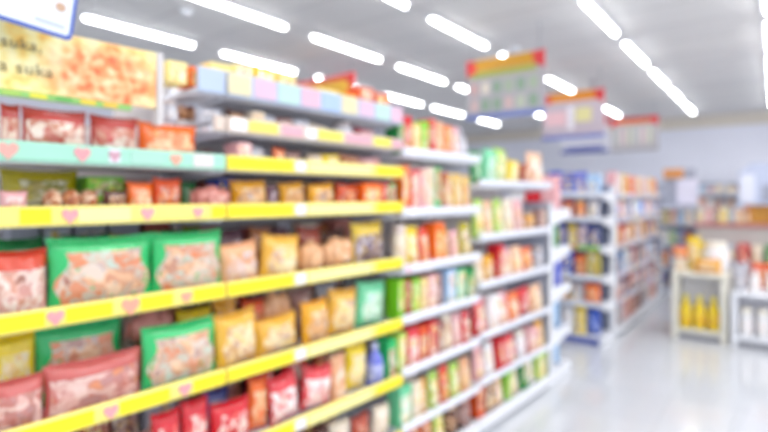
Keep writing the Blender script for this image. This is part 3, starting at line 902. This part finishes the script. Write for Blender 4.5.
banner(-2.33, -1.57, 9.7, 2.23, 2.82, 'farthest hanging banner, orange band with columns of print', '#bcb8ba', '#e08434', '#b4b0b4',
       [(.08+.14*i, .17+.14*i, .2, .68, ['#cfd2cc', '#e6cfd0', '#d6d8c4'][i % 3]) for i in range(6)]+[(0, 1, .9, 1, '#c84850')])
banner(-4.78, -3.82, 4.45, 2.24, 2.87, 'red-framed golden hanging banner showing above the tall yellow-railed bay', '#d83a3a', '#d8303a', '#d8303a',
       [(.04, .94, .1, .9, '#e8b030'), (.1, .85, .2, .5, '#f3d070')])

# ------------------------------------------------------------------ display cabinets at the right
def cabinet(x0, x1, y0, depth, h, label, mat):
    r = empty('display_cabinet', ((x0+x1)/2, y0, 0)); w = (x1-x0)/2; tag(r, label, 'display cabinet', 'low display cabinets before the checkout')
    obj('worktop', MB().bev(-w, w, -.01, depth, h-.035, h, .006), mat, r)
    for s in (-1, 1):
        a, b = (-w, -w+.055) if s < 0 else (w-.055, w)
        obj('side_panel', MB().bev(a, b, 0, depth, 0, h-.036, .005), mat, r)
    obj('back_panel', MB().box(-w+.056, w-.056, .27, .283, .03, h-.036), plain('#ececf5', .5), r)
    obj('shelf', MB().bev(-w+.056, w-.056, .01, .269, .06, .10, .004), mat, r)
    obj('kick_board', MB().box(-w+.056, w-.056, .03, .045, 0, .06), plain('#8f9098', .5), r)
    return r
cabinet(-.85, -.375, 6.0, .55, .67, 'cream display cabinet with yellow bottles inside', CREAM)
cabinet(-.345, .45, 5.98, .55, .52, 'white low display cabinet holding white canisters', WHITE)
K1 = Frame(-.85, 6.0, -90)
def place(kind, cname, x, y, z, D, W, H, label, group=None, rz=-PI/2):
    key = (kind, cname, 0)
    if key not in _proto: r = _proto[key] = MAKE[kind](cname, 0)
    else: r = copy_tree(_proto[key])
    r.location = (x, y, z+.002); r.rotation_euler = (0, 0, rz); r.scale = (D, W, H)
    return tag(r, label, CAT[kind], group)
for i in range(3):
    place('bottle', 'lemon', -.735+.122*i, 6.09, .10, .125, .118, .33, ['yellow bottle in the cream cabinet beside the aisle-side panel', 'middle one of three yellow bottles in the cream cabinet', 'yellow bottle in the cream cabinet beside the white cabinet'][i], 'yellow bottles in the cream cabinet')
for i in range(5):
    place('jar', 'white', -.222+.13*i, 6.08, .10, .11, .11, .27, ORD[i]+' white canister from the cream cabinet, inside the low white cabinet', 'white canisters in the white cabinet')
place('box', 'cream', -.79, 6.13, .67, .10, .10, .13, 'small cream carton on the cream cabinet corner, under an orange bag')
place('bag', 'orange', -.795, 6.13, .804, .08, .14, .12, 'orange bag on top of a small carton at the cabinet corner')
place('bag', 'sunny', -.69, 6.31, .67, .09, .12, .36, 'upright yellow bag on the cream cabinet')
place('bag', 'amber', -.545, 6.09, .67, .09, .24, .14, 'low yellow and tan bag in front of a white round tub')
place('jar', 'white', -.49, 6.32, .67, .23, .23, .30, 'big white round tub on the cream cabinet')
for i, (k, cn, h) in enumerate([('bottle', 'silver', .24), ('bottle', 'white', .22), ('jar', 'white', .2), ('bottle', 'silver', .23), ('jar', 'silver', .18), ('bottle', 'white', .22)]):
    place(k, cn, -.28+.125*i, 6.12, .52, .085, .085, h, ORD[i]+' container on the low white cabinet, counted from the cream cabinet', 'containers on the white cabinet')
place('bag', 'tangerine', -.10, 6.32, .52, .1, .2, .27, 'orange red bag standing behind the silver bottles')
place('bag', 'silver', -.285, 6.35, .52, .1, .15, .26, 'silver grey bag standing behind the silver bottles')
place('tray', 'silver', .22, 6.34, .52, .12, .2, .22, 'wrapped tray behind the containers on the white cabinet')

# checkout counter further back
ck = empty('checkout_counter', (-.2, 8.0, 0)); tag(ck, 'beige checkout counter with a red edge strip', 'counter')
obj('body', MB().bev(-.64, .9, .03, .62, 0, 1.05, .01), plain('#c9c3be', .5), ck)
obj('worktop', MB().bev(-.68, .95, 0, .68, 1.052, 1.09, .006), plain('#bdb4ac', .4), ck)
obj('edge_strip', MB().box(-.68, .95, -.012, -.001, 1.045, 1.095), plain('#c98580', .4), ck)
obj('front_shelf', MB().bev(-.6, .86, -.16, .028, .58, .60, .004), METAL, ck)
for i in range(11):
    k = ['box', 'jar', 'pouch'][i % 3]; cn = ['cream', 'blush', 'mocha', 'butter', 'silver', 'peachcream', 'caramel', 'cream', 'salmon', 'white', 'silver'][i]
    if i < 7:
        place(k, cn, -.80+.085*i, 8.1, 1.09, .075, .075, .18+.06*(i*37 % 5)/4, DS[cn][0]+' '+NOUN[k]+' on the checkout counter behind the red edge strip', 'small goods on the checkout counter')
for i in range(10):
    k = ['pouch', 'box'][i % 2]; cn = ['sunny', 'mocha', 'silver', 'crimson', 'cream', 'forest', 'white', 'orange', 'blush', 'lime'][i]
    place(k, cn, -.74+.14*i, 7.92, .60, .1, .12, .24, DS[cn][0]+' '+NOUN[k]+' on the front shelf of the checkout counter', 'packs on the checkout front shelf')
# white cabinet on the counter
wc = empty('countertop_cabinet', (.03, 8.15, 1.093)); tag(wc, 'big white box-shaped cabinet standing on the checkout counter', 'cabinet')
obj('stand', MB().bev(-.3, .5, .12, .36, 0, .24, .01), plain('#f0b050', .5), wc)
obj('body', MB().prism([(-.42, .24), (.55, .24), (.55, .78), (-.28, .78), (-.42, .66)], .0, .42, 'y'), plain('#c6cfe6', .4), wc)
obj('side_light_panel', MB().bev(-.40, -.24, -.012, -.001, .27, .64, .004), plain('#e8ecfa', .3), wc)
obj('grey_window', MB().bev(-.17, .02, -.012, -.001, .28, .50, .004), plain('#a4aabd', .3), wc)
place('box', 'white', .18, 8.06, 1.09, .07, .42, .20, 'long white carton under the big white cabinet')

# product stand left of the counter
ps = empty('product_stand', (-1.1, 8.7, 0)); tag(ps, 'slim product stand with an orange header and a white poster panel', 'display stand')
obj('back_panel', MB().box(-.26, .16, .16, .175, 0, 1.86), plain('#b4b8c8', .5), ps)
obj('header', MB().bev(-.26, .0, .10, .158, 1.72, 1.86, .006), plain('#e8a060', .5), ps)
obj('poster_panel', MB().bev(-.08, .20, .08, .095, 1.32, 1.70, .004), plain('#eceafb', .4), ps)
obj('base', MB().bev(-.26, .16, -.2, .158, 0, .1, .006), METAL, ps)
for z in (.42, .74, 1.04, 1.28): obj('shelf', MB().bev(-.26, .16, -.18, .158, z-.02, z, .004), METAL, ps)
nm5 = ['lowest', 'second lowest', 'middle', 'second highest', 'highest']
for i, z in enumerate((.10, .42, .74, 1.04)):
    for j in range(4):
        k = ['box', 'pouch', 'jar'][(i+j) % 3]; cn = [['navy', 'silver', 'sky', 'lilac'], ['orange', 'sky', 'bluesilver', 'silver'], ['white', 'mintpack', 'lilac', 'tangerine'], ['olive', 'blush', 'sky', 'white']][i][j]
        place(k, cn, -1.30+.10*j, 8.6, z, .09, .09, .20, DS[cn][0]+' '+NOUN[k]+' on the '+nm5[i]+' shelf of the orange-topped stand', 'packs on the orange-topped stand')

# shelving along the back wall
B = Frame(-2.6, 12.1, -90)
zs = (.32, .62, .92, 1.22, 1.50)
for b_ in range(4):
    y0 = .9*b_
    bay('w', ['first', 'second', 'third', 'fourth'][b_]+' bay of the back wall shelving, counted from the second run', B, y0, y0+.896, .24, [(z, METAL, []) for z in zs], 1.72, 'bays of the back wall shelving', panel=plain('#b8bcca', .5))
wcol = ['mocha', 'silver', 'blush', 'peachcream', 'bluesilver', 'cream', 'olive', 'sky', 'salmon', 'white', 'plum', 'lime', 'caramel', 'lilac', 'redwhite', 'butter']
for i, z in enumerate(zs[1:]):
    for b_ in range(1, 4):
        cs = [wcol[(i*5+b_*3+q*7) % 16] for q in range(6)]
        fill(B, .9*b_+.03, .9*b_+.87, z-.01, (.13, .22), ['box', 'jar', 'pouch'], cs, 6, ORD[i+1]+' shelf up, '+['first', 'second', 'third', 'fourth'][b_]+' back wall bay', 'packs on the back wall, bay '+ORD[b_]+', shelf '+ORD[i+1], '', depth=(.02, .1, .1))

# ------------------------------------------------------------------ world + camera
w = bpy.data.worlds.new('World'); sc.world = w; w.use_nodes = True
w.node_tree.nodes['Background'].inputs[0].default_value = (.86, .92, 1, 1)
w.node_tree.nodes['Background'].inputs[1].default_value = WORLD_W
cam = bpy.data.cameras.new('Camera'); co = bpy.data.objects.new('Camera', cam); col.objects.link(co)
co.location = (0, 0, 1.45); co.rotation_euler = (PI/2, 0, math.radians(37.4))
cam.sensor_width = 36; cam.lens = 24; cam.shift_y = -20/768
cam.clip_start = .02
cam.dof.use_dof = True; cam.dof.focus_distance = .65; cam.dof.aperture_fstop = FSTOP
sc.camera = co
sc.view_settings.exposure = EXPO
